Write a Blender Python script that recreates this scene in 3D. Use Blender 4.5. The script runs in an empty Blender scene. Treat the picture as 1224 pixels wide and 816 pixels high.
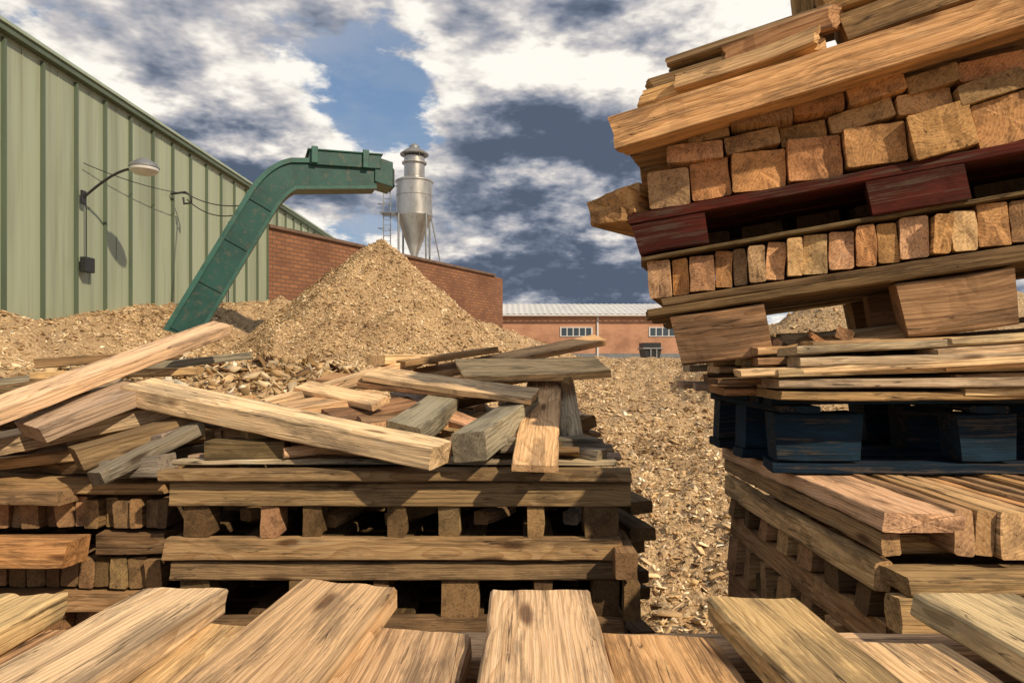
import bpy, math, random
import numpy as np
from mathutils import Vector, Matrix, noise
random.seed(7); rng=np.random.default_rng(7)
scene=bpy.context.scene
R=random.random
def U(a,b): return a+(b-a)*random.random()

# ---------------------------------------------------------------- node helpers
class NT:
    def __init__(s,tree): s.t=tree; s.L=tree.links
    def n(s,typ,props=None,ins=None,out=0):
        nd=s.t.nodes.new(typ)
        for k,v in (props or {}).items(): setattr(nd,k,v)
        for k,v in (ins or {}).items():
            sk=nd.inputs[k]
            if isinstance(v,bpy.types.NodeSocket): s.L.new(v,sk)
            else: sk.default_value=v
        s.last=nd
        return nd.outputs[out]
    def m(s,op,a,b=0.0,c=0.0,clamp=False):
        return s.n('ShaderNodeMath',{'operation':op,'use_clamp':clamp},{0:a,1:b,2:c})
    def v(s,op,a,b=(0,0,0)):
        o=1 if op in('DOT_PRODUCT','LENGTH') else 0
        return s.n('ShaderNodeVectorMath',{'operation':op},{0:a,1:b},o)
    def mr(s,x,a,b,c=0.0,d=1.0):
        return s.n('ShaderNodeMapRange',{'interpolation_type':'SMOOTHSTEP'},{0:x,1:a,2:b,3:c,4:d})
    def mix(s,f,a,b,bt='MIX'):
        return s.n('ShaderNodeMix',{'data_type':'RGBA','blend_type':bt},{0:f,6:a,7:b},2)
    def noise(s,vec,scale,detail=4,rough=.55,dist=0.0,out=0):
        return s.n('ShaderNodeTexNoise',{},{'Vector':vec,'Scale':scale,'Detail':detail,'Roughness':rough,'Distortion':dist},out)
    def ramp(s,x,stops):
        o=s.n('ShaderNodeValToRGB',{},{0:x}); cr=s.last.color_ramp
        while len(cr.elements)<len(stops): cr.elements.new(.5)
        for e,(p,c) in zip(cr.elements,stops): e.position=p; e.color=c if len(c)==4 else (*c,1)
        return o
def newmat(name):
    m=bpy.data.materials.new(name); m.use_nodes=True
    nt=NT(m.node_tree); b=m.node_tree.nodes['Principled BSDF']
    return m,nt,b
def link(nt,b,col=None,rough=None,bump=None,bs=.3,bd=.01,metal=None):
    if col is not None:
        if isinstance(col,bpy.types.NodeSocket): nt.L.new(col,b.inputs['Base Color'])
        else: b.inputs['Base Color'].default_value=(*col,1)
    if rough is not None:
        if isinstance(rough,bpy.types.NodeSocket): nt.L.new(rough,b.inputs['Roughness'])
        else: b.inputs['Roughness'].default_value=rough
    if metal is not None: b.inputs['Metallic'].default_value=metal
    if bump is not None:
        o=nt.n('ShaderNodeBump',{},{'Strength':bs,'Distance':bd,'Height':bump}); nt.L.new(o,b.inputs['Normal'])

def wood_mat(name,paint=None):
    m,nt,b=newmat(name)
    co=nt.n('ShaderNodeAttribute',{'attribute_name':'bco'},{},1)
    tint=nt.n('ShaderNodeAttribute',{'attribute_name':'tint'},{},0); endg=nt.last.outputs[3]
    mp=lambda sc:nt.v('MULTIPLY',co,sc)
    warp=nt.noise(mp((1.9,6,6)),1.0,2,.55,0,1)
    wv=nt.v('MULTIPLY',nt.v('SUBTRACT',warp,(.5,.5,.5)),(0,.095,.095))
    rc=nt.v('ADD',nt.v('MULTIPLY',co,(0.05,1,1)),wv)
    sx=nt.n('ShaderNodeSeparateXYZ',{},{0:rc}); Y=nt.last.outputs[1]; Z=nt.last.outputs[2]
    r=nt.m('SQRT',nt.m('ADD',nt.m('MULTIPLY',Y,Y),nt.m('MULTIPLY',Z,Z)))
    ph=nt.m('FRACT',nt.m('MULTIPLY',r,105.0))
    ring=nt.m('POWER',ph,1.9)
    fib2=nt.noise(mp((1.9,95,95)),1.0,4,.74)
    stain=nt.noise(mp((2.4,10,10)),1.0,6,.74)
    light=(.78,.565,.345,1); mid=(.47,.285,.135,1)
    c=nt.mix(nt.m('MULTIPLY',ring,.74),light,mid)
    c=nt.mix(nt.mr(fib2,.46,.68,0,.75),c,(.22,.14,.08,1))
    vo=nt.n('ShaderNodeTexVoronoi',{'feature':'F1'},{'Vector':nt.v('ADD',mp((2.4,9,9)),nt.v('MULTIPLY',warp,(.7,.7,.7))),'Scale':1.0},0)
    c=nt.mix(nt.m('MULTIPLY',nt.mr(vo,.18,.07,0,.85),nt.m('SUBTRACT',1.0,endg)),c,(.13,.06,.028,1))
    c=nt.mix(nt.mr(stain,.46,.62,0,.82),c,nt.mix(.64,c,(.08,.067,.056,1)))
    c=nt.mix(nt.mr(stain,.41,.33,0,.30),c,(.70,.60,.46,1))
    c=nt.mix(nt.m('MULTIPLY',endg,.22),c,(.40,.23,.11,1))
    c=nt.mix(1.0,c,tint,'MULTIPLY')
    if paint:
        wear=nt.mr(nt.m('ADD',nt.m('MULTIPLY',stain,.5),nt.m('MULTIPLY',fib2,.5)),.52,.60,0,.55)
        pc=nt.mix(nt.mr(stain,.3,.6),paint,tuple(x*.4 for x in paint[:3])+(1,))
        pc=nt.mix(.5,pc,nt.mix(1.0,pc,tint,'MULTIPLY'))
        c=nt.mix(wear,pc,nt.mix(.7,c,(.05,.045,.04,1)))
    cr=nt.noise(mp((1.3,26,26)),1.0,2,.55,.3)
    crk=nt.mr(nt.m('ABSOLUTE',nt.m('SUBTRACT',cr,.5)),.0,.010,1,0)
    crk=nt.m('MULTIPLY',crk,nt.mr(stain,.45,.54))
    c=nt.mix(nt.m('MULTIPLY',crk,.85),c,(.035,.022,.014,1))
    bs=nt.m('SUBTRACT',.85,nt.m('MULTIPLY',endg,.55))
    o=nt.n('ShaderNodeBump',{},{'Strength':bs,'Distance':.006,'Height':fib2}); nt.L.new(o,b.inputs['Normal'])
    link(nt,b,c,.84)
    b.inputs['Specular IOR Level'].default_value=.18
    return m
WOOD=wood_mat('weathered_wood')
BLUE=wood_mat('blue_paint_wood',(.010,.036,.068,1))
RED=wood_mat('red_paint_wood',(.125,.024,.015,1))

# ---------------------------------------------------------------- generic mesh
def link_obj(ob,parent=None):
    scene.collection.objects.link(ob)
    if parent: ob.parent=parent
    return ob
def empty(name,loc=(0,0,0)):
    e=bpy.data.objects.new(name,None); e.location=(0,0,0); e.empty_display_size=.2
    scene.collection.objects.link(e); return e
def mesh_obj(name,verts,faces,mat,parent=None,smooth=False):
    me=bpy.data.meshes.new(name); me.from_pydata([tuple(v) for v in verts],[],faces); me.materials.append(mat); me.update()
    if smooth: me.polygons.foreach_set('use_smooth',[True]*len(me.polygons))
    return link_obj(bpy.data.objects.new(name,me),parent)

class Boards:
    """collects many timber pieces in one mesh with board-local texture coordinates"""
    def __init__(s): s.V=[];s.F=[];s.C=[];s.T=[]
    def add(s,p0,p1,w,t,tint=(1,1,1),roll=0.,jag=0.004,bow=0.006,M=None,up=(0,0,1),fine=False,taper=0.):
        p0=Vector(p0);p1=Vector(p1)
        if M is not None: p0=M@p0;p1=M@p1;up=M.to_3x3()@Vector(up)
        up=Vector(up)
        d=p1-p0; L=d.length; d.normalize()
        side=up.cross(d)
        if side.length<1e-3: side=Vector((1,0,0)).cross(d)
        side.normalize(); upv=d.cross(side)
        if roll: 
            q=Matrix.Rotation(roll,3,d); side=q@side; upv=q@upv
        c=min(.0045,t*.18,w*.18)*U(.6,1.4)
        nw=10 if fine else (5 if w>.06 else 3); nt_=5 if fine else (3 if t>.06 else 2)
        ring=[];edge=[]
        a,b_=w/2,t/2
        for i in range(nw+1): ring.append((-a+c+(2*a-2*c)*i/nw,-b_));edge.append(i in(0,nw))
        for i in range(nt_+1): ring.append((a,-b_+c+(2*b_-2*c)*i/nt_));edge.append(i in(0,nt_))
        for i in range(nw+1): ring.append((a-c-(2*a-2*c)*i/nw,b_));edge.append(i in(0,nw))
        for i in range(nt_+1): ring.append((-a,b_-c-(2*b_-2*c)*i/nt_));edge.append(i in(0,nt_))
        n=len(ring)
        ns=max(3,min(34,int(L/(.025 if fine else .08))))
        if jag>.012: ns=max(ns,6)
        base=len(s.V)
        ox=U(0,60);oy=U(-.16,.16);oz=U(-.14,-.02)*random.choice((1,-1))
        b1=U(-1,1)*bow;b2=U(-1,1)*bow;tw=U(-1,1)*bow*1.5
        sk0=U(-.25,.25)*min(w,.15)*.35;sk1=U(-.25,.25)*min(w,.15)*.35
        sv0=U(-.2,.2)*min(t,.1)*.5;sv1=U(-.2,.2)*min(t,.1)*.5
        def endx(k,y,z):
            sd_=0 if k==0 else 7.3
            o=(sk0 if k==0 else sk1)*y/a+(sv0 if k==0 else sv1)*z/b_
            if jag>.009:   # torn, splintered end
                o+=(jag-.007)*(1.3*noise.noise(Vector((y*22+ox,z*14,sd_)))+.4*noise.noise(Vector((y*110,z*60+ox,sd_))))
            return o
        tv=tuple(max(0,x*U(.94,1.06)) for x in tint)
        br=U(.86,1.12) if fine else U(.70,1.2); tv=tuple(x*br for x in tv)
        eb=U(.72,1.05);te=tuple(x*eb for x in tv)
        for k in range(ns+1):
            f=k/ns; x=L*f; q=4*f*(1-f)
            for i,(y,z) in enumerate(ring):
                e=.0012 if not fine else .0009
                yy=y*(1-taper*f); zz=z+tw*(f-.5)*y*10
                xx=x
                if k in(0,ns): xx+=endx(k,y,z)
                nn=noise.noise(Vector((xx*9+ox,y*20,z*20+oy*9)))*e*2.2
                if abs(y)>a*.8:
                    ch=noise.noise(Vector((xx*14+ox,oy*30+(5 if y>0 else 0),z*8)))
                    yy+=nn*1.5-(math.copysign(max(0,ch-.30)*.014,y))
                zz+=nn
                P=p0+d*xx+side*(yy+b1*q)+upv*(zz+b2*q)
                g=1.
                if edge[i]: g=.80+.45*noise.noise(Vector((xx*11+ox,y*30,z*30)))   # handling dirt / wear along arrises
                s.V.append(P); s.C.append((xx+ox,y+oy,z+oz)); s.T.append((tv[0]*g,tv[1]*g,tv[2]*g,0))
        for k in range(ns):
            for i in range(n):
                a0=base+k*n+i;a1=base+k*n+(i+1)%n
                s.F.append((a0,a1,a1+n,a0+n))
        for k,fl in((0,True),(ns,False)):
            x=L*(k/ns); ob=len(s.V)
            for i,(y,z) in enumerate(ring):   # own outer ring so end grain stays crisp
                s.V.append(s.V[base+k*n+i].copy()); s.C.append(s.C[base+k*n+i]); s.T.append((*te,1))
            ib=len(s.V)
            tw_=tw*((0 if k==0 else 1)-.5)
            for i,(y,z) in enumerate(ring):
                y2,z2=y*.55,z*.55; o=endx(k,y2,z2)
                s.V.append(p0+d*(x+o)+side*(y2)+upv*(z2+tw_*y2*10)); s.C.append((x+o+ox,y2+oy,z2+oz)); s.T.append((*te,1))
            ci=len(s.V); o=endx(k,0,0)
            s.V.append(p0+d*(x+o)); s.C.append((x+o+ox,oy,oz)); s.T.append((*te,1))
            for i in range(n):
                j=(i+1)%n
                if fl:
                    s.F.append((ob+j,ob+i,ib+i,ib+j));s.F.append((ci,ib+j,ib+i))
                else:
                    s.F.append((ob+i,ob+j,ib+j,ib+i));s.F.append((ci,ib+i,ib+j))
    def make(s,name,mat=None,parent=None):
        ob=mesh_obj(name,s.V,s.F,mat or WOOD,parent); me=ob.data
        at=me.attributes.new('bco','FLOAT_VECTOR','POINT'); at.data.foreach_set('vector',np.array(s.C,dtype=np.float32).ravel())
        T=np.array(s.T,dtype=np.float32)
        at=me.attributes.new('tint','FLOAT_COLOR','POINT'); at.data.foreach_set('color',T.ravel())
        return ob

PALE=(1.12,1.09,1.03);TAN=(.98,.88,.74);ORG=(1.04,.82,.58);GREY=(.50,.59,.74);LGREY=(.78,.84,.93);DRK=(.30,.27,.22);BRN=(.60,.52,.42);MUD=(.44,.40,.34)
def pick(*a): return random.choice(a)

# ---------------------------------------------------------------- terrain
def ss(a,b,x):
    t=max(0.,min(1.,(x-a)/(b-a))); return t*t*(3-2*t)
def H(x,y,det=True):
    h=1.72*ss(2.5,24,y)*.9+ .17*ss(2,20,y)
    left=1.72*ss(4.2,7.5,y)*ss(-.9,-2.4,x)
    h=max(h,left)
    bank=(2.55+.10*max(0,min(y-12,13)))*ss(-3.4,-8.4,x)*ss(5,10,y)*(1-ss(27,34,y))
    h=max(h,bank)
    h-= .35*ss(34,60,y)
    n=.20*noise.noise(Vector((x*.35,y*.35,3)))*ss(3,8,y)
    n+=.11*noise.noise(Vector((x*1.1,y*1.1,9)))
    n+=.09*noise.noise(Vector((x*2.9,y*2.9,1)))
    n+=.05*noise.noise(Vector((x*7,y*7,4)))
    if y<11 and -1.2<x<5.2: n+=.06*noise.noise(Vector((x*13,y*13,6)))*(1-ss(8,11,y))
    if y>45: n*=.2
    dx=x+3.05;dy=y-16.2
    r=math.sqrt(dx*dx+dy*dy*.9)
    a=math.atan2(dy,dx)
    r*=1+.05*math.sin(a*3+1)+.03*math.sin(a*7)+.05*noise.noise(Vector((math.cos(a)*5,math.sin(a)*5,r*.4)))
    slope=.83+.05*math.sin(a*2+2)
    cone=4.70-math.sqrt((slope*r)**2+.05)
    if cone>h-.5:
        k=.35
        hh=max(0,min(1,.5+.5*(cone-h)/k)); h=h*(1-hh)+cone*hh+k*hh*(1-hh)
    for (cx,cy,top,sl) in((-1.2,20,3.05,.42),(-7.2,21,3.7,.6),(9.,34,2.35,.45),(7.3,15.5,3.45,.62),(10.5,15,3.6,.5)):
        c2=top-sl*math.hypot(x-cx,(y-cy)*.85)
        if c2>h: h=c2
    return h+n
def axis(lo,hi,step,far,f0,f1,fs):
    a=list(np.arange(lo,f0-1e-6,step))+list(np.arange(f0,f1-1e-6,fs))+list(np.arange(f1,hi+1e-6,step)); s=step;x=hi
    while x<far: s*=1.35;x+=s;a.append(x)
    s=step;x=lo;p=[]
    while x>-far: s*=1.35;x-=s;p.append(x)
    return p[::-1]+a
xs=axis(-11,8,.085,900,.3,4.2,.034);ys=axis(2,27,.085,900,3.2,9.5,.038)
ys=[y for y in ys if y>-60]
V=[(x,y,H(x,y)) for y in ys for x in xs];nx=len(xs)
F=[(j*nx+i,j*nx+i+1,(j+1)*nx+i+1,(j+1)*nx+i) for j in range(len(ys)-1) for i in range(nx-1)]
m,nt,b=newmat('wood_chip_ground')
g=nt.n('ShaderNodeNewGeometry'); 
n1=nt.noise(g,1.3,3,.65);n2=nt.noise(g,24,3,.75)
c=nt.ramp(n2,[(.3,(.13,.078,.038)),(.45,(.38,.25,.125)),(.58,(.57,.40,.215)),(.75,(.72,.57,.36))])
c=nt.mix(nt.mr(n1,.45,.68,0,.5),c,(.25,.15,.075,1))
gy=nt.n('ShaderNodeSeparateXYZ',{},{0:g});gy=nt.last.outputs[1]
c=nt.mix(nt.mr(gy,42,60,0,.9),c,(.16,.14,.12,1))
link(nt,b,c,.9,n2,.9,.05)
ground=mesh_obj('ground',V,F,m,None,True)

# ---------------------------------------------------------------- chips
m,nt,b=newmat('wood_chips')
t=nt.n('ShaderNodeAttribute',{'attribute_name':'tint'},{},0)
link(nt,b,t,.85)
b.inputs['Specular IOR Level'].default_value=.2
CHIPMAT=m
def chips(name,pts,smin,smax,tiltmax=.9,bright=1.,tsd=.42,con=1.,thin=1.,shade_dirt_k=1.4):
    n=len(pts); P=np.array(pts)
    L=rng.uniform(smin,smax,n)*rng.uniform(.45,1.3,n);W=L*rng.uniform(.22,.6,n);T=L*rng.uniform(.06,.2,n)*thin
    az=rng.uniform(0,2*np.pi,n);ti=rng.normal(0,tsd,n).clip(-tiltmax,tiltmax);ro=rng.normal(0,tsd,n)
    base=np.array([[-1,-1,-1],[1,-1,-1],[1,1,-1],[-1,1,-1],[-1,-1,1],[1,-1,1],[1,1,1],[-1,1,1]])*.5
    loc=base[None]*np.stack([L,W,T],1)[:,None,:]
    loc=loc*(1+rng.uniform(-.45,.45,(n,8,3)))
    ca,sa=np.cos(az),np.sin(az);ct,st=np.cos(ti),np.sin(ti);cr,sr=np.cos(ro),np.sin(ro)
    x,y,z=loc[...,0],loc[...,1],loc[...,2]
    y,z=y*cr[:,None]-z*sr[:,None],y*sr[:,None]+z*cr[:,None]
    x,z=x*ct[:,None]-z*st[:,None],x*st[:,None]+z*ct[:,None]
    x,y=x*ca[:,None]-y*sa[:,None],x*sa[:,None]+y*ca[:,None]
    vv=np.stack([x,y,z],2)+P[:,None,:]; vv[...,2]+=(T*.6+rng.uniform(0,.3,n)*W)[:,None]
    q=np.array([[4,5,6,7],[0,1,5,4],[1,2,6,5],[2,3,7,6],[3,0,4,7],[3,2,1,0]])
    f=(q[None]+8*np.arange(n)[:,None,None]).reshape(-1)
    me=bpy.data.meshes.new(name);me.vertices.add(n*8);me.vertices.foreach_set('co',vv.astype(np.float32).ravel())
    me.loops.add(len(f));me.loops.foreach_set('vertex_index',f.astype(np.int32))
    nf=len(f)//4;me.polygons.add(nf);me.polygons.foreach_set('loop_start',np.arange(0,nf*4,4,dtype=np.int32))
    me.update(calc_edges=True);me.validate()
    pal=np.array([[.78,.60,.37],[.64,.45,.24],[.49,.32,.155],[.27,.165,.085],[.86,.74,.53],[.57,.41,.22]])
    mean=pal.mean(0)
    pal=mean+(pal-mean)*con
    ci=rng.choice(len(pal),n,p=[.22,.26,.18,.10,.09,.15])
    shade_dirt=np.array([.45*noise.noise(Vector((p[0]*1.3,p[1]*1.3,p[2]*1.3)))+.5*noise.noise(Vector((p[0]*4,p[1]*4,p[2]*4)))+.35*noise.noise(Vector((p[0]*11,p[1]*11,p[2]*11))) for p in pts])
    dm=np.clip(1.0+shade_dirt*shade_dirt_k,.36,1.25)[:,None]  # crevice shade and dirt patches painted into the chip colours by noise
    col=pal[ci]*rng.uniform(.82,1.1,(n,1))*bright*dm**np.array([[.85,1.,1.15]])
    C=np.ones((n,8,4),dtype=np.float32);C[...,:3]=col[:,None,:]
    a=me.attributes.new('tint','FLOAT_COLOR','POINT');a.data.foreach_set('color',C.ravel())
    me.materials.append(CHIPMAT)
    return link_obj(bpy.data.objects.new(name,me))
def scat(n,fn):
    out=[]
    for _ in range(n):
        x,y=fn(); out.append((x,y,H(x,y)))
    return out
chips('wood_chip_litter',scat(26000,lambda:(U(-.6,4.6),2.8+9*R()**1.15)),.015,.055,1.2,1.,.5,1.15,1.,1.9)
chips('wood_shavings',scat(3200,lambda:(U(-.2,4.4),2.8+10*R()**1.1)),.05,.13,1.2,1.05,.35,1.1,.5,1.2)
chips('wood_chip_litter',scat(20000,lambda:(U(-2,9),U(10,27))),.03,.09,.9,.97,.42,.9)
def inheap():
    a=U(math.pi*.9,math.pi*2.1);r=5.6*math.sqrt(R()); return -3.05+r*math.cos(a),16.2+r*math.sin(a)
chips('wood_chip_heap',scat(46000,inheap),.015,.06,.9,1.02,.42,.85,1.,1.7)
chips('wood_chip_bank',scat(26000,lambda:(U(-9.3,-2),U(6,25))),.02,.085,.9,.95,.45,.85,1.,1.7)
chips('broken_wood_pieces',scat(5200,lambda:(U(-5.2,-1.6),U(5.2,10.5))),.04,.19,1.2,.72,.5,1.25,.8,1.5)

# ---------------------------------------------------------------- boxes helper
def boxes(name,lst,mat,parent=None,bev=0.0):
    V=[];F=[]
    for (x0,x1,y0,y1,z0,z1) in lst:
        b0=len(V)
        V+=[(x0,y0,z0),(x1,y0,z0),(x1,y1,z0),(x0,y1,z0),(x0,y0,z1),(x1,y0,z1),(x1,y1,z1),(x0,y1,z1)]
        F+=[tuple(b0+i for i in f) for f in((3,2,1,0),(4,5,6,7),(0,1,5,4),(1,2,6,5),(2,3,7,6),(3,0,4,7))]
    ob=mesh_obj(name,V,F,mat,parent)
    if bev:
        md=ob.modifiers.new('b','BEVEL');md.width=bev;md.segments=2
    return ob
def tube(name,pts,r,mat,parent=None,seg=10):
    cu=bpy.data.curves.new(name,'CURVE');cu.dimensions='3D';cu.bevel_depth=r;cu.bevel_resolution=3
    sp=cu.splines.new('POLY');sp.points.add(len(pts)-1)
    for q,p in zip(sp.points,pts): q.co=(*p,1)
    cu.materials.append(mat)
    return link_obj(bpy.data.objects.new(name,cu),parent)
def lathe(name,prof,center,mat,parent=None,seg=40):
    V=[];F=[]
    for (r,z) in prof:
        for i in range(seg):
            a=2*math.pi*i/seg;V.append((center[0]+r*math.cos(a),center[1]+r*math.sin(a),center[2]+z))
    for k in range(len(prof)-1):
        for i in range(seg):
            j=(i+1)%seg;F.append((k*seg+i,k*seg+j,(k+1)*seg+j,(k+1)*seg+i))
    F.append(tuple(range(seg))[::-1]);F.append(tuple((len(prof)-1)*seg+i for i in range(seg)))
    ob=mesh_obj(name,V,F,mat,parent,True)
    md=ob.modifiers.new('e','EDGE_SPLIT');md.split_angle=math.radians(35)
    return ob
def simple(name,col,rough=.6,metal=0,ns=4,amt=.35,bump=.1,stretch=(1,1,1)):
    m,nt,b=newmat(name);g=nt.n('ShaderNodeNewGeometry');g=nt.v('MULTIPLY',g,stretch)
    n=nt.noise(g,ns,4,.65)
    c=nt.mix(nt.mr(n,.4,.75,0,amt),(*col,1),tuple(x*.35 for x in col)+(1,))
    n2=nt.noise(g,ns*5,2,.7)
    c=nt.mix(nt.mr(n2,.5,.8,0,amt*.6),c,(.16,.11,.07,1))
    link(nt,b,c,rough,n2,bump,.01,metal); return m
M_CLAD=simple('green_cladding',(.35,.40,.285),.45,.1,.5,.5,.08,(1,2.5,.12))
M_SEAM=simple('green_seam',(.10,.135,.09),.5,.1,1,.4,.05,(1,1,.2))
M_TRIM=simple('pale_green_trim',(.34,.42,.33),.45,.1,1,.3)
M_CONV=simple('teal_machine_paint',(.014,.072,.060),.42,.1,1.6,.7,.12)
M_CONVL=simple('teal_machine_paint_light',(.03,.115,.092),.42,.1,2.5,.65,.12)
M_GALV=simple('galvanised_steel',(.50,.49,.46),.38,.75,1.2,.6,.05,(1,1,.4))
M_STEEL=simple('dull_steel',(.30,.31,.31),.45,.6,2,.5)
M_RUST=simple('rusty_steel',(.20,.13,.09),.6,.4,2,.6)
M_DARK=simple('dark_metal',(.03,.032,.035),.5,.3,2,.3)
M_WHITE=simple('lamp_white',(.7,.7,.68),.35,.1,2,.2)
M_ROOF=simple('pale_roof_sheet',(.62,.62,.60),.5,.1,.6,.25,.03,(1,.2,1))
M_GLASS,nt,b=newmat('window_glass');link(nt,b,(.05,.07,.09),.12)
def brick(name,c1,c2,mort,sc=1.):
    m,nt,b=newmat(name)
    uv=nt.n('ShaderNodeUVMap',{'uv_map':'UVMap'})
    br=nt.n('ShaderNodeTexBrick',{},{'Vector':uv,'Color1':(*c1,1),'Color2':(*c2,1),'Mortar':(*mort,1),'Scale':1.,'Mortar Size':.014*sc,'Brick Width':.30*sc,'Row Height':.11*sc,'Bias':-.1},0);fac=nt.last.outputs[1]
    n=nt.noise(uv,.5,5,.65)
    c=nt.mix(nt.mr(n,.4,.75,0,.65),br,(c1[0]*.35,c1[1]*.32,c1[2]*.32,1))
    link(nt,b,c,.85,fac,-.4,.01);return m
M_BRICK=brick('brown_brick',(.27,.12,.055),(.18,.075,.036),(.10,.06,.04),1.5)
M_BRICK2=brick('orange_brick',(.60,.30,.17),(.52,.25,.13),(.40,.27,.19))
def wall_poly(name,pts2,zfun,mat,parent,z0=0.):
    me=bpy.data.meshes.new(name);V=[];F=[];UV=[];s=0
    for i in range(len(pts2)-1):
        a=pts2[i];b_=pts2[i+1];L=math.dist(a,b_);k=len(V)
        V+=[(a[0],a[1],z0),(b_[0],b_[1],z0),(b_[0],b_[1],zfun[i+1]),(a[0],a[1],zfun[i])];F.append((k,k+1,k+2,k+3))
        UV+=[(s,z0),(s+L,z0),(s+L,zfun[i+1]),(s,zfun[i])];s+=L
    me.from_pydata(V,[],F);me.materials.append(mat);uv=me.uv_layers.new(name='UVMap')
    for i,l in enumerate(uv.data): l.uv=UV[i]
    return link_obj(bpy.data.objects.new(name,me),parent)

# ---------------------------------------------------------------- green hall
hall=empty('green_metal_hall')
X0=-9.45;TOP=8.0;Y0,Y1=3.,36.6
boxes('walls',[(-34,X0,Y0,Y1,0,TOP)],M_CLAD,hall)
ribs=[];mini=[]
y=Y0+.2
while y<Y1:
    ribs.append((X0+.001,X0+.07,y-.03,y+.03,.1,TOP-.2))
    mini.append((X0+.001,X0+.012,y+.50,y+.53,.1,TOP-.2))
    y+=1.05
boxes('standing_seams',ribs,M_SEAM,hall)
boxes('panel_swages',mini,M_CLAD,hall)
boxes('eave_gutter',[(X0+.002,X0+.16,Y0,Y1+.1,TOP-.14,TOP-.02)],M_SEAM,hall,.01)
boxes('eave_trim',[(X0-.1,X0+.2,Y0-.05,Y1+.15,TOP-.018,TOP+.06)],M_TRIM,hall,.01)
mesh_obj('roof',[(X0-.05,Y0,TOP+.065),(X0-.05,Y1,TOP+.065),(-21,Y1,TOP+1.2),(-21,Y0,TOP+1.2),(-34,Y1,TOP+.065),(-34,Y0,TOP+.065)],[(0,3,2,1),(3,5,4,2)],M_ROOF,hall)
lamp=empty('wall_lamp')
yl=14.9
boxes('wall_plate',[(X0+.076,X0+.12,yl-.08,yl+.08,5.2,5.5)],M_DARK,lamp,.01)
pts=[(X0+.1,yl,5.35)]
for i in range(9):
    f=i/8;pts.append((X0+.12+1.15*f,yl,5.37+.62*math.sin(f*math.pi/2)))
tube('arm',pts,.028,M_DARK,lamp)
lathe('lamp_head',[(.04,.12),(.1,.1),(.26,.03),(.30,-.05),(.29,-.09),(.2,-.16),(.05,-.20)],(X0+1.42,yl,6.02),M_WHITE,lamp)
lathe('lamp_cap',[(.09,.16),(.12,.14),(.27,.05),(.31,-.03),(.305,-.04)],(X0+1.42,yl,6.03),M_STEEL,lamp)
jb=empty('junction_box')
boxes('case',[(X0+.076,X0+.22,14.8,15.12,3.72,4.05)],M_DARK,jb,.015)
tube('conduit',[(X0+.12,14.96,4.05),(X0+.12,14.96,5.2)],.014,M_DARK,jb)
cb=empty('overhead_cable')
tube('bracket',[(X0+.05,18.8,6.35),(X0+.45,18.8,6.4),(X0+.62,18.8,6.3),(X0+.62,18.8,6.1),(X0+.42,18.8,6.08),(X0+.40,18.8,6.25)],.03,M_DARK,cb)
def cable(a,b_,sag,r=.014):
    tube('cable',[tuple(a[i]+(b_[i]-a[i])*k/16-(sag*4*(k/16)*(1-k/16) if i==2 else 0) for i in range(3)) for k in range(17)],r,M_DARK,cb)
cable((X0+.5,18.8,6.35),(-5.9,15.0,5.2),.12);cable((X0+.5,18.8,6.2),(-5.95,14.95,5.0),.2)
cable((X0+.1,14.9,6.1),(X0+.5,18.8,6.35),.1,.01);cable((X0+.1,22.5,6.3),(-5.8,15.1,5.3),.1,.01)
tube('down_cable',[(X0+.1,22.5,6.3),(X0+.1,22.5,2.5)],.02,M_DARK,cb)

# ---------------------------------------------------------------- brick annex
ann=empty('brick_annex')
A=(-9.44,26.4);B_=(-1.15,42.5);zt=6.85
wall_poly('walls',[A,B_,(-.6,44.0),(-9,60)],[zt,zt,zt,zt],M_BRICK,ann)
mesh_obj('roof',[(A[0],A[1],zt-.05),(B_[0],B_[1],zt-.05),(-.6,44,zt-.05),(-9.44,60,zt-.05)],[(0,1,2,3)],M_ROOF,ann)
dx,dy=B_[0]-A[0],B_[1]-A[1];L=math.hypot(dx,dy);ang=math.atan2(dy,dx)
cap=boxes('coping',[(-.0,L+.1,-.12,.18,zt,zt+.13)],M_RUST,ann,.01);cap.location=(A[0],A[1],0);cap.rotation_euler=(0,0,ang)
# ---------------------------------------------------------------- cyclone
cy=empty('dust_cyclone');C=(-5.72,40.,0)
lathe('body',[(.16,7.6),(.22,7.8),(1.02,10.0),(1.08,10.05),(1.08,10.12),(1.04,10.14),(1.04,11.2),(1.07,11.21),(1.07,11.27),(1.04,11.28),(1.04,12.0),(1.10,12.02),(1.10,12.1),(.9,12.2),(.62,12.32)],C,M_GALV,cy)
lathe('neck',[(.60,12.3),(.60,13.1),(.72,13.12),(.72,13.2),(.60,13.22),(.60,13.5)],C,M_GALV,cy)
lathe('rain_cap',[(.82,13.62),(.84,13.68),(.5,13.95),(.3,14.02),(.3,14.15),(.12,14.3)],C,M_STEEL,cy)
for i in range(4):
    a=i*math.pi/2+.6;tube('cap_strut',[(C[0]+.58*math.cos(a),C[1]+.58*math.sin(a),13.4),(C[0]+.7*math.cos(a),C[1]+.7*math.sin(a),13.66)],.03,M_STEEL,cy)
for i in range(4):
    a=i*math.pi/2+.78;x,y=C[0]+1.12*math.cos(a),C[1]+1.12*math.sin(a)
    tube('leg',[(x,y,6.8),(x,y,10.1)],.06,M_STEEL,cy)
for s_ in(-1.75,-1.35): tube('ladder_rail',[(C[0]+s_,C[1]-.3,6.8),(C[0]+s_,C[1]-.3,12.3)],.03,M_STEEL,cy)
for k in range(17): tube('rung',[(C[0]-1.75,C[1]-.3,7+k*.31),(C[0]-1.35,C[1]-.3,7+k*.31)],.018,M_STEEL,cy)
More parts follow.
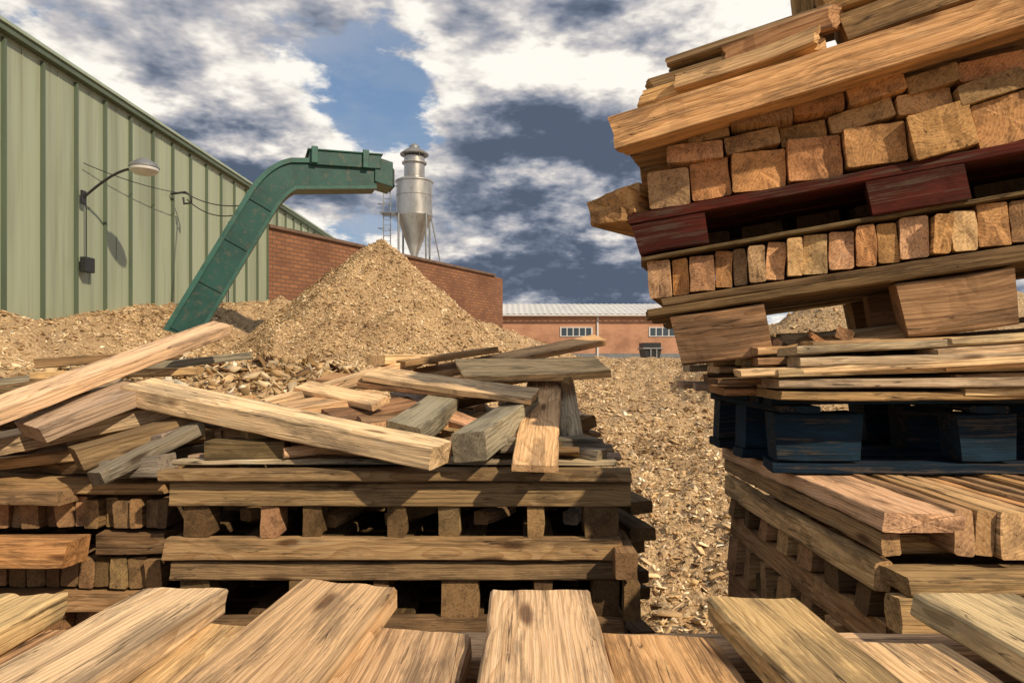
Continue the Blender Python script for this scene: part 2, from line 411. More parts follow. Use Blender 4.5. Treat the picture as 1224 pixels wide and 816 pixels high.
for z in(9.2,10.6,12.2): tube('hoop',[(C[0]-1.75,C[1]-.3,z),(C[0]-1.95,C[1]-.9,z),(C[0]-1.35,C[1]-.9,z),(C[0]-1.35,C[1]-.3,z)],.02,M_STEEL,cy)
boxes('platform',[(C[0]-1.9,C[0]-1.0,C[1]-.6,C[1]+.5,10.15,10.2)],M_STEEL,cy)
tube('stay',[(C[0]-1.35,C[1]-.3,11.8),(C[0]-1.0,C[1],11.8)],.03,M_STEEL,cy)
tube('stay',[(C[0]+1.0,C[1],9.9),(C[0]+1.6,C[1]+.4,6.8)],.04,M_STEEL,cy)

# ---------------------------------------------------------------- distant low building
low=empty('low_brick_warehouse')
yb=60.;XE=17.5
wall_poly('walls',[(-1.6,yb+14),(-1.6,yb),(XE,yb),(XE,yb+14)],[5.55]*4,M_BRICK2,low,z0=1.)
rv=[];rf=[]
nrib=76
for i in range(nrib+1):
    x=-2.2+(XE+2.8)*i/nrib;o=.06 if i%2 else 0
    rv+=[(x,yb-.5,5.5+o),(x,yb+7,6.95+o),(x,yb+14.5,5.5+o)]
for i in range(nrib):
    a=i*3;rf+=[(a,a+3,a+4,a+1),(a+1,a+4,a+5,a+2)]
mesh_obj('roof',rv,rf,M_ROOF,low)
boxes('gutter',[(-2.2,XE+.6,yb-.62,yb-.5,5.36,5.5)],M_WHITE,low)
boxes('downpipe',[(7.45,7.6,yb-.12,yb-.003,1,5.36)],M_WHITE,low)
wins=[(4.3,7.0),(12.1,14.9)]
boxes('window_frames',[(a-.08,b_+.08,yb-.06,yb-.004,3.58,4.42) for a,b_ in wins],M_WHITE,low)
gl=[]
for a,b_ in wins:
    n=5;w=(b_-a)/n
    for k in range(n): gl.append((a+k*w+.05,a+(k+1)*w-.05,yb-.075,yb-.062,3.66,4.34))
boxes('window_glass',gl,M_GLASS,low)
boxes('plinth',[(-1.6,XE,yb-.05,yb-.004,1.0,2.1)],M_STEEL,low)
sk=empty('waste_skip')
def frus(name,x0,x1,y0,y1,z0,z1,t,mat,par):
    mesh_obj(name,[(x0+t,y0,z0),(x1-t,y0,z0),(x1-t,y1,z0),(x0+t,y1,z0),(x0,y0,z1),(x1,y0,z1),(x1,y1,z1),(x0,y1,z1)],[(3,2,1,0),(4,5,6,7),(0,1,5,4),(1,2,6,5),(2,3,7,6),(3,0,4,7)],mat,par)
frus('body',9.1,10.3,47,49,1.4,2.35,.2,M_DARK,sk);boxes('rim',[(9.0,10.4,46.9,49.1,2.352,2.45)],M_STEEL,sk,.02)
boxes('ribs',[(9.5,9.6,46.93,47-.003,1.5,2.35),(9.9,10.0,46.93,47-.003,1.5,2.35)],M_STEEL,sk)
frus('lid',9.1,10.3,47.2,48.9,2.452,2.8,-.0,M_DARK,sk)

# ---------------------------------------------------------------- conveyor
cv=empty('chip_conveyor')
E0=Vector((-7.05,14.5,2.35));E1=Vector((-5.58,15.05,5.22));E2=Vector((-4.95,15.30,5.93));E3=Vector((-3.25,15.95,6.10))
path=[Vector((-7.3,14.4,1.87)),E0,E1]
c1=E1+(E1-E0).normalized()*.62
for k in range(1,9):
    f=k/8; path.append(E1*(1-f)**2+ c1*2*f*(1-f)+E2*f*f)
path.append(E3)
hd=Vector((4.0,1.55,0)).normalized();sd=Vector((-hd.y,hd.x,0))
def sweep(name,path,prof,mat):
    V=[];F=[];n=len(prof)
    for i,p in enumerate(path):
        a=path[max(0,i-1)];b_=path[min(len(path)-1,i+1)];t=(b_-a).normalized();nn=sd.cross(t)*-1
        if nn.z<0: nn=-nn
        for (s_,u) in prof: V.append(p+sd*s_+nn*u)
    for i in range(len(path)-1):
        for k in range(n):
            j=(k+1)%n;F.append((i*n+k,i*n+j,(i+1)*n+j,(i+1)*n+k))
    F.append(tuple(range(n))[::-1]);F.append(tuple((len(path)-1)*n+k for k in range(n)))
    return mesh_obj(name,V,F,mat,cv)
rect=lambda s0,s1,u0,u1:[(s0,u0),(s1,u0),(s1,u1),(s0,u1)]
sweep('casing',path,rect(-.33,.33,-.35,.27),M_CONV)
sweep('upper_flange_near',path,rect(-.38,-.332,.20,.30),M_CONVL)
sweep('upper_flange_far',path,rect(.332,.38,.20,.30),M_CONVL)
sweep('lower_flange_near',path,rect(-.365,-.332,-.38,-.31),M_CONVL)
sweep('top_cover',path,rect(-.33,.33,.273,.295),M_CONVL)
for f in(.02,.36,.68,.99):
    p=E0.lerp(E1,f);t=(E1-E0).normalized();nn=sd.cross(t)*-1
    if nn.z<0: nn=-nn
    V=[p+t*a+sd*s_+nn*u for a in(-.018,.018) for (s_,u) in rect(-.355,-.334,-.305,.195)]
    mesh_obj('joint_flange',V,[(0,1,2,3),(7,6,5,4),(0,4,5,1),(1,5,6,2),(2,6,7,3),(3,7,4,0)],M_CONV,cv)
def obox(name,o,l0,l1,s0,s1,z0,z1,mat,dz=0):
    V=[]
    for l in(l0,l1):
        for s_ in(s0,s1):
            for z in(z0,z1): V.append(o+hd*l+sd*s_+Vector((0,0,z+(dz if l==l1 else 0))))
    ob=mesh_obj(name,V,[(0,1,3,2),(4,6,7,5),(0,4,5,1),(2,3,7,6),(0,2,6,4),(1,5,7,3)],mat,cv)
    md=ob.modifiers.new('b','BEVEL');md.width=.015;md.segments=2
obox('drive_head',E3,-1.45,.12,-.40,.40,.02,.33,M_CONV,.05)
obox('drive_lip',E3,-1.5,.16,-.43,.43,.332,.37,M_CONVL,.05)
obox('discharge_hood',E3,-.02,.40,-.37,.37,-.22,.36,M_CONV,-.10)
obox('discharge_mouth',E3,.402,.45,-.31,.31,-.24,.16,M_DARK,-.06)
obox('motor',E3,-.9,-.45,.41,.70,.0,.3,M_STEEL)
obox('hinge_block',E3,-1.42,-1.28,-.46,-.405,.05,.42,M_CONVL);obox('hinge_block',E3,-.30,-.16,-.46,-.405,.05,.46,M_CONVL)
obox('boot',Vector((-7.2,14.43,1.7)),-.35,.5,-.45,.45,-.4,.35,M_CONV)

# ---------------------------------------------------------------- pallets
def slat_row(Bd,x0,x1,y0,y1,z0,z1,wmin,wmax,tints,M=None,lean=.0,jz=.008,jy=.03,jag=.004):
    x=x0
    while x<x1:
        w=U(wmin,wmax);h=(z1-z0)*U(.9,1.0);l=lean*U(.3,1.4)
        yy=y0+U(-jy,jy);zc=z0+h/2+U(0,jz)
        Bd.add((x+w/2,yy,zc),(x+w/2+U(-.02,.02),y1,zc),w*.95,h,pick(*tints),roll=l+U(-.03,.03),bow=.003,M=M,jag=jag)
        x+=w+.002
def pallet(name,x0,x1,y0,y1,zb,h_low,h_gap,h_top,posts,tints,deck=False,M=None,mat=None,dtint=None):
    e=empty(name)
    b1=Boards()
    ym=(y0+y1)/2
    for yy in(y0,ym,y1):
        b1.add((x0+U(-.02,.02),yy,zb+h_low/2),(x1+U(-.02,.02),yy,zb+h_low/2),.05 if yy!=ym else .08,h_low-.003,pick(*tints),M=M,jag=.011,fine=yy==y0)
        if h_top>.12:
            b1.add((x0+U(-.02,.02),yy-.012,zb+h_low+h_gap+h_top-.022),(x1+U(-.02,.02),yy-.008,zb+h_low+h_gap+h_top-.022),.10,.04,pick(*tints,TAN),M=M,jag=.012,fine=yy==y0)
            b1.add((x0+U(-.01,.03),yy,zb+h_low+h_gap+(h_top-.046)/2),(x1+U(-.03,.02),yy,zb+h_low+h_gap+(h_top-.046)/2),.05,h_top-.05,pick(*tints),M=M,jag=.011,fine=yy==y0)
        else:
            b1.add((x0+U(-.02,.02),yy,zb+h_low+h_gap+h_top/2),(x1+U(-.02,.02),yy,zb+h_low+h_gap+h_top/2),.05,h_top-.003,pick(*tints),M=M,jag=.011,fine=yy==y0)
    b1.make('stringer_boards',mat,e)
    b2=Boards()
    for (a,w) in posts:
        for yy in(y0+.03,ym,y1-.03):
            zc=zb+h_low+h_gap/2
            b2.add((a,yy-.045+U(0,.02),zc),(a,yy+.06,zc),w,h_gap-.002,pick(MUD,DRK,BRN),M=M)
    b2.make('blocks',mat,e)
    b3=Boards()
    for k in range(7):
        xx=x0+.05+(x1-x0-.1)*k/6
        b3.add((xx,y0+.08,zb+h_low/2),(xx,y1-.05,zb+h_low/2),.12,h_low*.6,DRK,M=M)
    if deck:
        y=y0+.05;zz=zb+h_low+h_gap+h_top+.012
        while y<y1:
            w=U(.07,.1);b3.add((x0+U(-.01,.01),y+w/2,zz),(x1+U(-.03,.02),y+w/2,zz),w,.02,pick(*(dtint or tints)),M=M,roll=U(-.03,.03));y+=w+U(.02,.05)
    else:
        for k in range(9):
            yy=y0+.15+(y1-y0-.3)*k/8
            b3.add((x0,yy,zb+h_low+h_gap+h_top-.02),(x1,yy,zb+h_low+h_gap+h_top-.02),.16,.02,DRK,M=M)
    b3.make('deck_boards',mat,e)
    return e
PX=[(-1.2,.1),(-.92,.07),(-.76,.07),(-.44,.07),(-.24,.08),(.09,.06),(.34,.13)]
pallet('wooden_pallet',-1.32,.433,2.60,4.55,1.125,.085,.12,.14,PX,[BRN,BRN,MUD],True,dtint=[GREY,LGREY,GREY,BRN])
PX2=[(-1.22,.12),(-.8,.1),(-.5,.06),(-.2,.14),(.12,.07),(.36,.1)]
pallet('wooden_pallet',-1.31,.42,2.62,4.55,.83,.07,.145,.075,PX2,[MUD,DRK,MUD])
pallet('wooden_pallet',-1.25,.46,2.60,4.5,.48,.08,.17,.09,PX,[DRK,BRN])
pallet('wooden_pallet',-1.3,.44,2.62,4.5,.05,.12,.2,.1,PX2,[DRK,BRN])
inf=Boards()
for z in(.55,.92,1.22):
    for k in range(9): inf.add((-1.2+k*.19,3.0,z+.05),(-1.2+k*.19,4.4,z+.05),.14,.10,DRK)  # added dark boards inside the stack, blocking light that leaks through
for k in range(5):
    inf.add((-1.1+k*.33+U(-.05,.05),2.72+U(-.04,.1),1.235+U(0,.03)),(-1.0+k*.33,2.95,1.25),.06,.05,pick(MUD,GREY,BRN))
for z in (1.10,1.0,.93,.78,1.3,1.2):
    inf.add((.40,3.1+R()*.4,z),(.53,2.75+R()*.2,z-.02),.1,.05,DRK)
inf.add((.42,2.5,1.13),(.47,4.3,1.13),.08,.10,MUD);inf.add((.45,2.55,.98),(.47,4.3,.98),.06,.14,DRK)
inf.make('stack_timber_and_light_block')

# left stacks
ls=empty('lumber_stack')
bb=Boards()
y0=2.75
for k in range(6): bb.add((-3.0,y0+.05+k*.2,1.37+U(-.01,.01)),(-1.40+U(-.05,.05),y0+.05+k*.2,1.37),.16,.045,pick(BRN,TAN,MUD))
bb.add((-3.0,y0-.04,1.335),(-1.75,y0-.06,1.345),.1,.05,BRN)
slat_row(bb,-3.0,-1.38,y0,4.2,1.205,1.325,.045,.075,[MUD,DRK,BRN,MUD])
bb.add((-3.0,2.62,1.145),(-1.67,2.62,1.15),.12,.10,(1.,.76,.5),jag=.015,fine=True);bb.add((-1.66,2.78,1.15),(-1.38,2.78,1.15),.12,.08,DRK)
slat_row(bb,-3.0,-1.40,y0,4.2,.965,1.09,.05,.08,[BRN,MUD,DRK,MUD])
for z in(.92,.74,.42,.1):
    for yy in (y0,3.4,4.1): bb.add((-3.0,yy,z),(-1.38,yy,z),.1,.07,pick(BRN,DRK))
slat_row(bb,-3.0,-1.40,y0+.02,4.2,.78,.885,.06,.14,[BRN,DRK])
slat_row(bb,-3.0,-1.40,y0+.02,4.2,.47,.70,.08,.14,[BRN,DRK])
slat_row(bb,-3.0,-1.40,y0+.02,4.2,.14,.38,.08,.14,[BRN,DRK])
bb.make('boards',None,ls)

# ---------------------------------------------------------------- loose board heap (centre)
hp=Boards()
def hb(a,b_,w,t,ti,**k): hp.add(a,b_,w,t,ti,**k)
hb((-1.66,3.02,1.745),(-.25,2.44,1.545),.16,.085,(1.25,1.22,1.16),roll=.12,jag=.014,bow=.012,fine=True)
hb((.165,3.42,1.785),(.08,2.42,1.50),.165,.024,(1.12,1.0,.82),fine=True,bow=.003)
hb((.06,3.05,1.66),(-.155,2.47,1.57),.125,.105,GREY,roll=.1,fine=True)
hb((-.31,3.05,1.68),(-.415,2.60,1.60),.145,.085,GREY,roll=-.12,fine=True)
hb((-.48,3.4,1.80),(.50,3.9,1.99),.12,.035,TAN,roll=.3,fine=True,jag=.014)
hb((-.25,3.25,1.83),(.455,3.42,1.845),.24,.035,(1.3,1.24,1.12),roll=.32,fine=True,jag=.014)
hb((-.66,3.22,1.815),(.10,2.93,1.725),.16,.028,PALE,roll=.25,fine=True,jag=.014)
hb((-1.10,3.0,1.68),(-.467,3.4,1.875),.11,.05,PALE)
hb((-.95,2.85,1.66),(-.60,3.08,1.71),.20,.055,TAN,roll=.1,fine=True)
hb((.26,3.5,1.78),(.25,2.88,1.55),.10,.03,LGREY)
hb((-.66,3.3,1.88),(-.42,3.55,1.88),.13,.05,PALE)
hb((-.55,3.3,1.86),(-.1,3.6,1.93),.12,.03,BRN)
hb((-.75,2.8,1.62),(-.45,3.1,1.66),.14,.08,(.55,.45,.38),roll=.3)
hb((-.62,2.72,1.57),(-.30,2.95,1.62),.12,.06,TAN,roll=.3)
hb((-1.15,2.9,1.70),(-.6,2.78,1.60),.10,.04,LGREY)
hb((-.9,3.3,1.79),(-.2,3.05,1.74),.14,.03,BRN,roll=.2)
hb((-.05,2.7,1.55),(.35,2.78,1.535),.09,.06,GREY)
hb((-.75,2.70,1.55),(-.40,2.66,1.54),.12,.06,BRN);hb((-1.2,2.72,1.53),(-.9,2.75,1.53),.14,.07,DRK)
hb((-.95,3.1,1.76),(-.55,2.85,1.70),.09,.03,PALE,roll=.4);hb((-.35,3.1,1.76),(.05,3.35,1.80),.10,.04,ORG,roll=.3)
hb((-.2,3.5,1.86),(.3,3.3,1.80),.14,.03,TAN,roll=.35)
for _ in range(85):
    x=U(-1.15,.25);y=U(2.75,4.2);top=1.50+.30*math.exp(-((x+.45)/.55)**2-((y-3.4)/.6)**2)
    z=U(1.51,top);a=U(-.9,.9)+pick(0,math.pi/2);l=U(.12,.38)
    v=Vector((math.cos(a)*l,math.sin(a)*l,U(-.04,.04)))
    p=Vector((x,y,z));hb(p-v,p+v,U(.06,.15),U(.02,.06),pick(TAN,PALE,BRN,GREY,MUD,LGREY),roll=U(-.35,.35),jag=.013)
hp.make('scrap_board_heap')
# left heap
hp=Boards()
hb((-2.12,2.2,1.55),(-1.54,3.62,2.045),.13,.06,(1.05,1.06,1.06),roll=.2,jag=.014,fine=True)
hb((-1.89,2.68,1.60),(-1.65,3.02,1.745),.19,.07,LGREY,roll=.15,fine=True)
hb((-2.3,2.6,1.49),(-1.47,3.15,1.68),.17,.07,(.88,.90,.92),roll=.1,jag=.014,fine=True)
hb((-1.56,2.56,1.44),(-1.31,2.85,1.60),.10,.05,GREY)
hb((-1.70,2.66,1.50),(-1.40,2.95,1.60),.15,.09,MUD)
hb((-2.5,3.0,1.68),(-1.95,3.4,1.78),.15,.05,GREY)
hb((-2.3,3.3,1.80),(-1.6,3.5,1.82),.12,.04,TAN)
hb((-2.6,3.2,1.75),(-1.5,3.9,1.90),.12,.04,GREY);hb((-2.5,3.6,1.86),(-1.9,3.9,1.90),.14,.05,BRN)
hb((-1.75,3.0,1.66),(-1.3,3.2,1.70),.13,.05,LGREY);hb((-1.6,2.72,1.45),(-1.36,2.70,1.47),.14,.08,GREY)
for _ in range(65):
    x=U(-2.7,-1.35);y=U(2.8,4.2);z=U(1.42,1.50+.25*math.exp(-((x+2.1)/.6)**2));a=U(-.7,.7);l=U(.12,.4)
    v=Vector((math.cos(a)*l,math.sin(a)*l,U(-.05,.05)));p=Vector((x,y,z))
    hb(p-v,p+v,U(.06,.16),U(.03,.07),pick(LGREY,BRN,GREY,MUD,DRK,TAN),roll=U(-.35,.35),jag=.013)
hp.make('scrap_board_heap')

# ---------------------------------------------------------------- foreground planks
fg=empty('plank_stack')
bb=Boards()
def fp(xf,yf,zf,xn,yn,zn,w,t=.045,ti=PALE,**k): bb.add((xf,yf,zf-t/2),(xn,yn,zn-t/2),w,t,ti,fine=True,**{**dict(bow=.004,jag=.013),**k})
P2=(1.08,1.06,1.0);P3=(1.04,.97,.85)
fp(-.93,1.27,1.455,-.92,-.3,1.44,.2,ti=P3,jag=.026)
fp(-.63,1.31,1.452,-.79,-.3,1.45,.17,ti=P2,jag=.020)
fp(-.32,1.33,1.457,-.50,-.3,1.45,.205,ti=(.98,.95,.88),jag=.014)
fp(.055,1.30,1.454,.03,-.3,1.45,.19,ti=P2)
fp(.445,1.27,1.450,.52,-.3,1.45,.165,ti=(1.0,.88,.70))
fp(.85,1.28,1.455,.92,-.3,1.45,.20,ti=P2,jag=.014)
fp(1.10,1.25,1.45,1.3,-.3,1.45,.17,ti=TAN)
for (x,yf,w,ti) in((-.79,1.22,.15,TAN),(-.475,1.24,.20,P3),(-.165,1.22,.185,P3),(.255,1.20,.20,(1.08,.95,.76)),(.64,1.18,.20,P3),(1.0,1.2,.14,P2),(-1.1,1.24,.15,BRN)):
    fp(x,yf,1.408,x+U(-.07,.02)+x*.15,-.3,1.40,w,ti=ti,jag=.013)
bb.add((-1.4,1.29,1.338),(1.4,1.27,1.338),.12,.045,P2,fine=True);bb.add((-1.4,.5,1.335),(1.4,.5,1.335),.12,.045,BRN)
for x,yf in((-.62,1.3),(-.35,1.25),(-.05,1.22),(.18,1.3),(.35,1.2),(.62,1.26),(.9,1.3)):
    bb.add((x,yf,1.29),(x,-.3,1.29),.15,.04,pick(TAN,BRN))
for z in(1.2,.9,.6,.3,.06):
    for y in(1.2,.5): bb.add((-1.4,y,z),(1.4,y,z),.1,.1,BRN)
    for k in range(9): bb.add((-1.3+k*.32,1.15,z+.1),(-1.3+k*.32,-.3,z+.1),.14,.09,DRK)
bb.make('planks',None,fg)

# ---------------------------------------------------------------- right lower stack
rs=empty('lumber_stack')
bb=Boards()
xl,yf,yb2=.915,1.70,2.95
bb.add((xl+.10,yb2,1.488),(xl+.10,yf-.02,1.488),.21,.05,(1.12,1.08,1.02),fine=True,jag=.014)
bb.add((xl+.03,yb2,1.43),(xl+.03,yf,1.43),.05,.055,BRN)
slat_row(bb,xl+.18,2.6,yf-.02,2.9,1.40,1.515,.045,.065,[ORG,TAN,P3,TAN],lean=.12,jy=.012)
for (z0,z1,x,ti) in((1.305,1.385,xl+.02,TAN),(1.13,1.22,xl+.05,BRN),(.86,.98,xl+.04,BRN),(.5,.62,xl+.05,DRK),(.1,.25,xl+.04,DRK)):
    bb.add((x,yb2,(z0+z1)/2),(x,yf+.02,(z0+z1)/2),.04,z1-z0,ti,fine=z0>1.1)
for k in range(7):
    y=yf+.12+k*.18
    bb.add((xl+.09,y,1.405),(xl+.5,y,1.405),.07,.05,BRN)
    for z0,z1 in((1.22,1.305),(.98,1.13),(.62,.86),(.25,.5)):
        bb.add((xl+.02,y,(z0+z1)/2),(xl+.7,y,(z0+z1)/2),.08,z1-z0-.003,pick(BRN,DRK,TAN))
bb.add((xl+.02,yf-.03,1.352),(2.6,yf-.03,1.355),.12,.045,BRN,jag=.012,fine=True)
bb.add((xl+.0,yf-.06,1.282),(2.6,yf-.05,1.288),.05,.085,TAN,jag=.012,fine=True)
bb.add((xl+.04,yf-.02,1.19),(2.6,yf-.02,1.19),.1,.07,BRN)
for z in(1.08,.92,.7,.4,.12): bb.add((xl+.03,yf,z),(2.6,yf,z),.09,.09,BRN)
for z in(1.0,.8,.5,.2):
    for k in range(6): bb.add((xl+.1+k*.25,yf,z),(xl+.1+k*.25,2.8,z),.12,.1,DRK)
bb.make('boards',None,rs)

# blue pallet
bp=empty('blue_pallet')
b1=Boards();X1=.857;Yf=2.2;Zb=1.522
for x in(X1+.14,X1+.68,X1+1.2):
    for y in(Yf+.06,Yf+.36,Yf+.66): b1.add((x-.14 if x<1.1 else x-.09,y,Zb+.115),(x+.13 if x<1.1 else x+.09,y,Zb+.115),.12,.155,(1,1,1),fine=True)
for y in(Yf+.06,Yf+.36,Yf+.66):
    b1.add((X1-.01,y,Zb+.018),(2.3,y,Zb+.018),.13,.032,(1,1,1));
for x in(X1+.07,X1+.68,X1+1.2): b1.add((x,Yf-.005,Zb+.205),(x,Yf+.74,Zb+.205),.14,.022,(1,1,1))
for k in range(6): b1.add((X1-.015,Yf+.05+k*.13,Zb+.229),(2.3,Yf+.05+k*.13,Zb+.229),.10,.022,(1,1,1))
b1.make('blue_boards',BLUE,bp)

# loose boards between
bb=Boards()
z=Zb+.245
for L in range(5):
    t=.026+.006*R()
    for k in range(5):
        x0=.70+U(-.03,.12)+.02*L;tilt=.012*L+U(-.006,.01)
        yy=Yf-.06+k*.16+U(-.03,.02)
        if R()<.85: bb.add((x0,yy,z+t/2+U(0,.004)),(x0+U(.6,1.2),yy+U(-.05,.05),z+t/2+tilt*.8),U(.11,.15),t*.93,pick(PALE,TAN,BRN,LGREY),bow=.006,fine=k==0)
        bb.add((1.28+U(-.05,.1),yy+U(-.02,.02),z+t/2+tilt*.6+.004),(2.5,yy,z+t/2+tilt*2.4),.13,t*.9,pick(PALE,TAN,BRN,MUD),bow=.006,fine=k==0)
    z+=t+.004
bb.add((.66,2.25,1.815),(2.1,2.12,1.845),.13,.02,DRK)
bb.add((.7,2.12,1.845),(2.3,2.05,1.93),.12,.022,PALE);bb.add((.95,2.2,1.93),(2.3,2.05,1.985),.12,.03,TAN)
bb.add((.92,2.3,1.90),(1.4,2.25,1.99),.10,.03,TAN,roll=.3);bb.add((.98,2.5,1.95),(1.35,2.4,1.98),.06,.06,PALE,jag=.02);bb.add((.9,2.6,1.93),(1.2,2.5,1.97),.09,.05,ORG,jag=.02)
for _ in range(26):
    p=Vector((U(.88,1.35),U(2.3,2.8),1.92+U(0,.05)));a=U(0,6.3);v=Vector((math.cos(a),math.sin(a),U(-.3,.3)))*U(.03,.09)
    bb.add(p-v,p+v,U(.02,.06),U(.015,.04),pick(PALE,TAN,ORG),roll=U(-1,1),jag=.012)
bb.make('loose_boards')

# ---------------------------------------------------------------- right upper leaning stack
M=Matrix.Translation((.60,2.40,1.862))@Matrix.Rotation(math.radians(-17),4,'Z')@Matrix.Rotation(math.radians(-7.5),4,'Y')
us=empty('leaning_lumber_stack')
bb=Boards()
for x in((0,.30),(.70,1.02),(1.4,1.7)):
    for y in(0.03,.5,.88): bb.add((x[0],y,.092),(x[1],y,.092),.12,.175,pick(BRN,BRN,MUD),M=M,fine=(y<.1))
bb.add((-.02,.5,.01),(1.7,.5,.01),.1,.02,BRN,M=M)
for k in range(6): bb.add((-.09+U(-.03,.03),.03+k*.17,.198),(1.8,.03+k*.17,.198),.14,.03,pick(BRN,DRK,MUD),M=M,fine=k==0)
for k in range(6): bb.add((-.05+U(-.03,.03),.05+k*.17,.232),(1.8,.05+k*.17,.232),.14,.028,pick(DRK,BRN),M=M,bow=.01)
slat_row(bb,-.08,1.75,0,.95,.25,.385,.045,.088,[ORG,TAN,P3,ORG,BRN],M=M,lean=.12,jz=.004,jy=.03,jag=.012)
bb.add((-.10,.06,.394),(1.75,.10,.394),.2,.014,DRK,M=M);bb.add((-.12,.6,.394),(1.75,.6,.394),.2,.014,DRK,M=M)
for k in range(9): bb.add((-.05+k*.2,.35,.46),(-.05+k*.2,.95,.46),.15,.1,DRK,M=M)
def endrow(x0,x1,z0,z1,wmin,wmax,tints,jy,len_=.9,rr=.12):
    x=x0
    while x<x1:
        w=U(wmin,wmax);h=(z1-z0)
        yy=U(-jy,jy*.6)
        bb.add((x+w/2,yy,z0+h/2+U(-.005,.006)),(x+w/2+U(-.06,.06),len_,z0+h/2),w*.97,h*U(.88,1.03),pick(*tints),M=M,roll=U(-rr,rr),jag=.013,bow=.004,fine=True)
        x+=w+.003
endrow(-.04,1.75,.562,.70,.12,.20,[ORG,ORG,TAN,BRN],.06)
bb.add((-.18,.02,.61),(.02,.6,.61),.17,.1,ORG,M=M,roll=-.15,jag=.02,fine=True);bb.add((-.20,.0,.575),(-.04,.3,.57),.13,.05,ORG,M=M,roll=.1,jag=.02)
bb.add((-.14,.1,.665),(.1,.7,.66),.15,.05,TAN,M=M,jag=.015)
endrow(.04,1.75,.700,.765,.11,.20,[ORG,TAN,BRN],.05);endrow(.12,1.75,.768,.825,.12,.2,[BRN,TAN,ORG],.06)
bb.add((-.11,-.09,.82),(1.9,-.10,.985),.12,.115,(.92,.76,.56),M=M,jag=.018,bow=.012,fine=True)
bb.add((-.1,.25,.86),(1.9,.25,.90),.3,.06,BRN,M=M);bb.add((-.1,.6,.86),(1.9,.6,.90),.3,.06,BRN,M=M)
for (x0,x1,y,z,w,t,ti) in((-.02,.50,.02,.945,.13,.06,ORG),(.03,.58,.03,1.005,.14,.05,BRN),(.10,.62,.0,1.05,.12,.03,MUD),(-.04,.4,.2,.95,.16,.06,TAN),(.28,.62,-.03,1.03,.1,.07,TAN),(-.05,.5,.4,.98,.2,.1,BRN),(.05,.6,.2,1.04,.15,.04,TAN),(.12,.56,-.05,.965,.1,.05,TAN)):
    bb.add((x0,y+.02,z),(x1,y-.06,z+.01),w,t,ti,M=M,jag=.035,roll=U(-.25,.25),fine=True)
bb.add((.64,-.02,1.0),(1.9,-.1,1.10),.15,.09,BRN,M=M,fine=True);bb.add((.60,.0,1.12),(1.9,-.12,1.2),.15,.1,ORG,M=M,fine=True,jag=.014)
bb.add((.66,-.03,1.225),(1.9,-.1,1.3),.14,.09,BRN,M=M,fine=True);bb.add((.59,.0,1.33),(1.9,-.1,1.38),.15,.09,ORG,M=M)
bb.add((.62,.2,1.1),(.64,.2,1.6),.1,.16,BRN,M=M);bb.add((.74,.3,1.1),(1.9,.3,1.15),.3,.25,DRK,M=M);bb.add((.64,-.1,1.43),(1.9,-.1,1.47),.15,.09,TAN,M=M)
bb.make('boards',None,us)
rb=Boards()
for x in((-.09,.14),(.66,.92),(1.45,1.7)):
    for y in(.03,.5,.85): rb.add((x[0],y,.462),(x[1],y,.462),.13,.112,(1,1,1),M=M,fine=y<.1)
for k in range(6): rb.add((-.10+U(-.01,.01),.03+k*.17,.54),(1.78,.03+k*.17,.54),.14,.036,(1,1,1),M=M,fine=k==0)
rb.make('red_pallet_boards',RED,us)

# ---------------------------------------------------------------- world
w=bpy.data.worlds.new("World");scene.world=w;w.use_nodes=True
nt=NT(w.node_tree);bg=w.node_tree.nodes['Background']
SUN_EL=math.radians(38);SUN_AZ=math.radians(135)   # clockwise from +Y
sky=nt.n('ShaderNodeTexSky',{'sky_type':'NISHITA','sun_disc':False,'sun_elevation':SUN_EL,'sun_rotation':SUN_AZ})
d=nt.v('NORMALIZE',nt.n('ShaderNodeTexCoord',out=0))
nt.n('ShaderNodeSeparateXYZ',{},{0:d});sx,sy,sz=nt.last.outputs[:3]
zz=nt.m('ADD',nt.m('MAXIMUM',sz,0.0),.42)
p=nt.n('ShaderNodeCombineXYZ',{},{0:nt.m('DIVIDE',sx,zz),1:nt.m('DIVIDE',sy,zz),2:nt.m('ADD',nt.m('MULTIPLY',sz,2.0),3.7)})
nl=nt.noise(p,1.15,1,.5,.0)
n1=nt.noise(p,3.0,8,.60,.0)
n1b=nt.noise(nt.v('ADD',p,(.02,-.045,.085)),3.0,5,.60,.0)
def mask(u,v,a0,a1):
    q=Vector(((u-612)/816,1,(425-v)/816)).normalized()
    return nt.mr(nt.v('DOT_PRODUCT',d,tuple(q)),math.cos(math.radians(a1)),math.cos(math.radians(a0)))
glow=mask(760,45,1,21);dark=mask(680,290,3,17);blue=mask(520,160,1,12);wl=mask(330,60,4,26)
cov=nt.m('ADD',nt.m('MULTIPLY',n1,.62),nt.m('MULTIPLY',nl,.38))
cov=nt.m('ADD',cov,nt.m('MULTIPLY',dark,.11))
cov=nt.m('SUBTRACT',cov,nt.m('MULTIPLY',blue,.07))
cov=nt.m('ADD',cov,nt.m('MULTIPLY',glow,.10))
cf=nt.mr(cov,.445,.495)
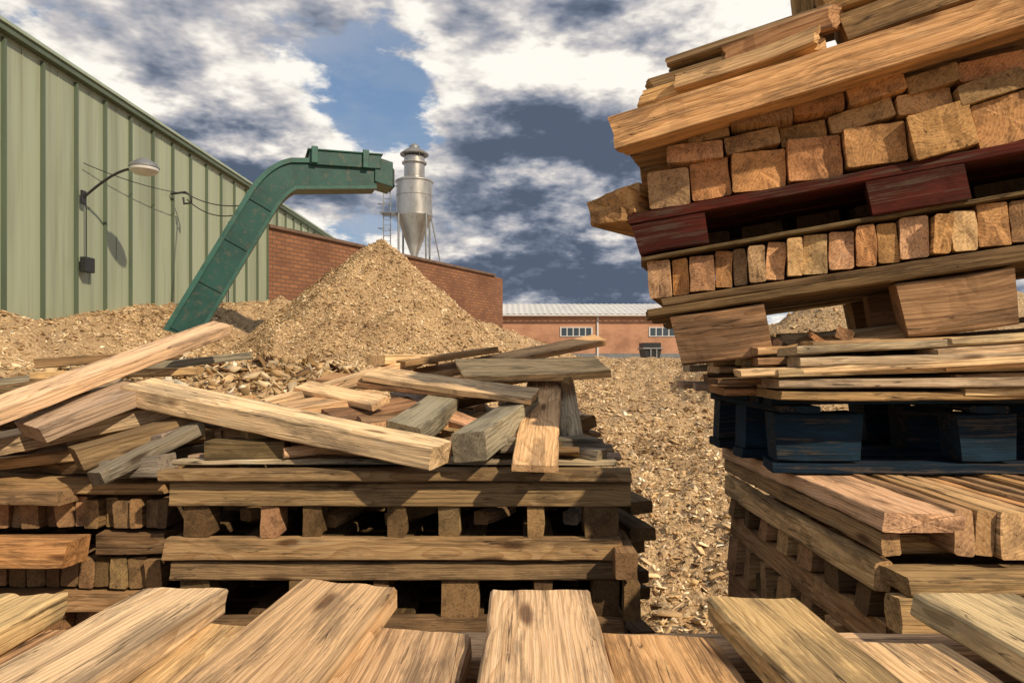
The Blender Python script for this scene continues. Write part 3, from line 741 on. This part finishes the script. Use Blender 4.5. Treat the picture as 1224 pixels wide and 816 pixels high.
rim=nt.m('MULTIPLY',nt.m('SUBTRACT',n1,n1b),4.6)
br=nt.m('ADD',nt.m('ADD',.50,rim),nt.mr(cov,.44,.60,.26,-.12))
br=nt.m('ADD',br,nt.m('MULTIPLY',glow,.34));br=nt.m('ADD',br,nt.m('MULTIPLY',wl,.14))
br=nt.m('SUBTRACT',br,nt.m('MULTIPLY',dark,.42),clamp=True)
ccol=nt.ramp(br,[(0,(.10,.13,.19)),(.22,(.17,.205,.28)),(.45,(.37,.39,.45)),(.68,(.64,.61,.61)),(.85,(.92,.87,.80)),(1,(1.12,1.06,.97))])
skyc=nt.mix(.65,nt.mix(1.,sky,(.10,.10,.105,1),'MULTIPLY'),nt.mix(nt.mr(sz,.1,.5),(.34,.46,.62,1),(.15,.31,.56,1)))
veil=nt.m('MULTIPLY',nt.mr(n1b,.34,.50,0,.6),nt.m('SUBTRACT',1.0,nt.m('MULTIPLY',blue,.7)))
skyc=nt.mix(veil,skyc,(.50,.52,.59,1))
out=nt.mix(cf,skyc,ccol)
nt.L.new(nt.v('MULTIPLY',out,(8,8,8)),bg.inputs['Color']);bg.inputs['Strength'].default_value=.115
w.cycles.sampling_method='MANUAL';w.cycles.sample_map_resolution=256
# sun
sl=bpy.data.lights.new('sun','SUN');sl.energy=4.6;sl.angle=math.radians(1.2);sl.color=(1,.82,.60)
so=bpy.data.objects.new('sun',sl);scene.collection.objects.link(so)
sd_=Vector((math.sin(SUN_AZ)*math.cos(SUN_EL),math.cos(SUN_AZ)*math.cos(SUN_EL),math.sin(SUN_EL)))
so.rotation_euler=sd_.to_track_quat('Z','Y').to_euler()
# camera
cd=bpy.data.cameras.new('camera');cd.lens=24;cd.sensor_width=36;cd.shift_y=.0139;cd.clip_start=.05;cd.clip_end=3000
co=bpy.data.objects.new('camera',cd);co.location=(0,0,1.9);co.rotation_euler=(math.radians(90),0,0);scene.collection.objects.link(co);scene.camera=co
scene.view_settings.view_transform='Standard';scene.view_settings.look='None';scene.view_settings.exposure=0
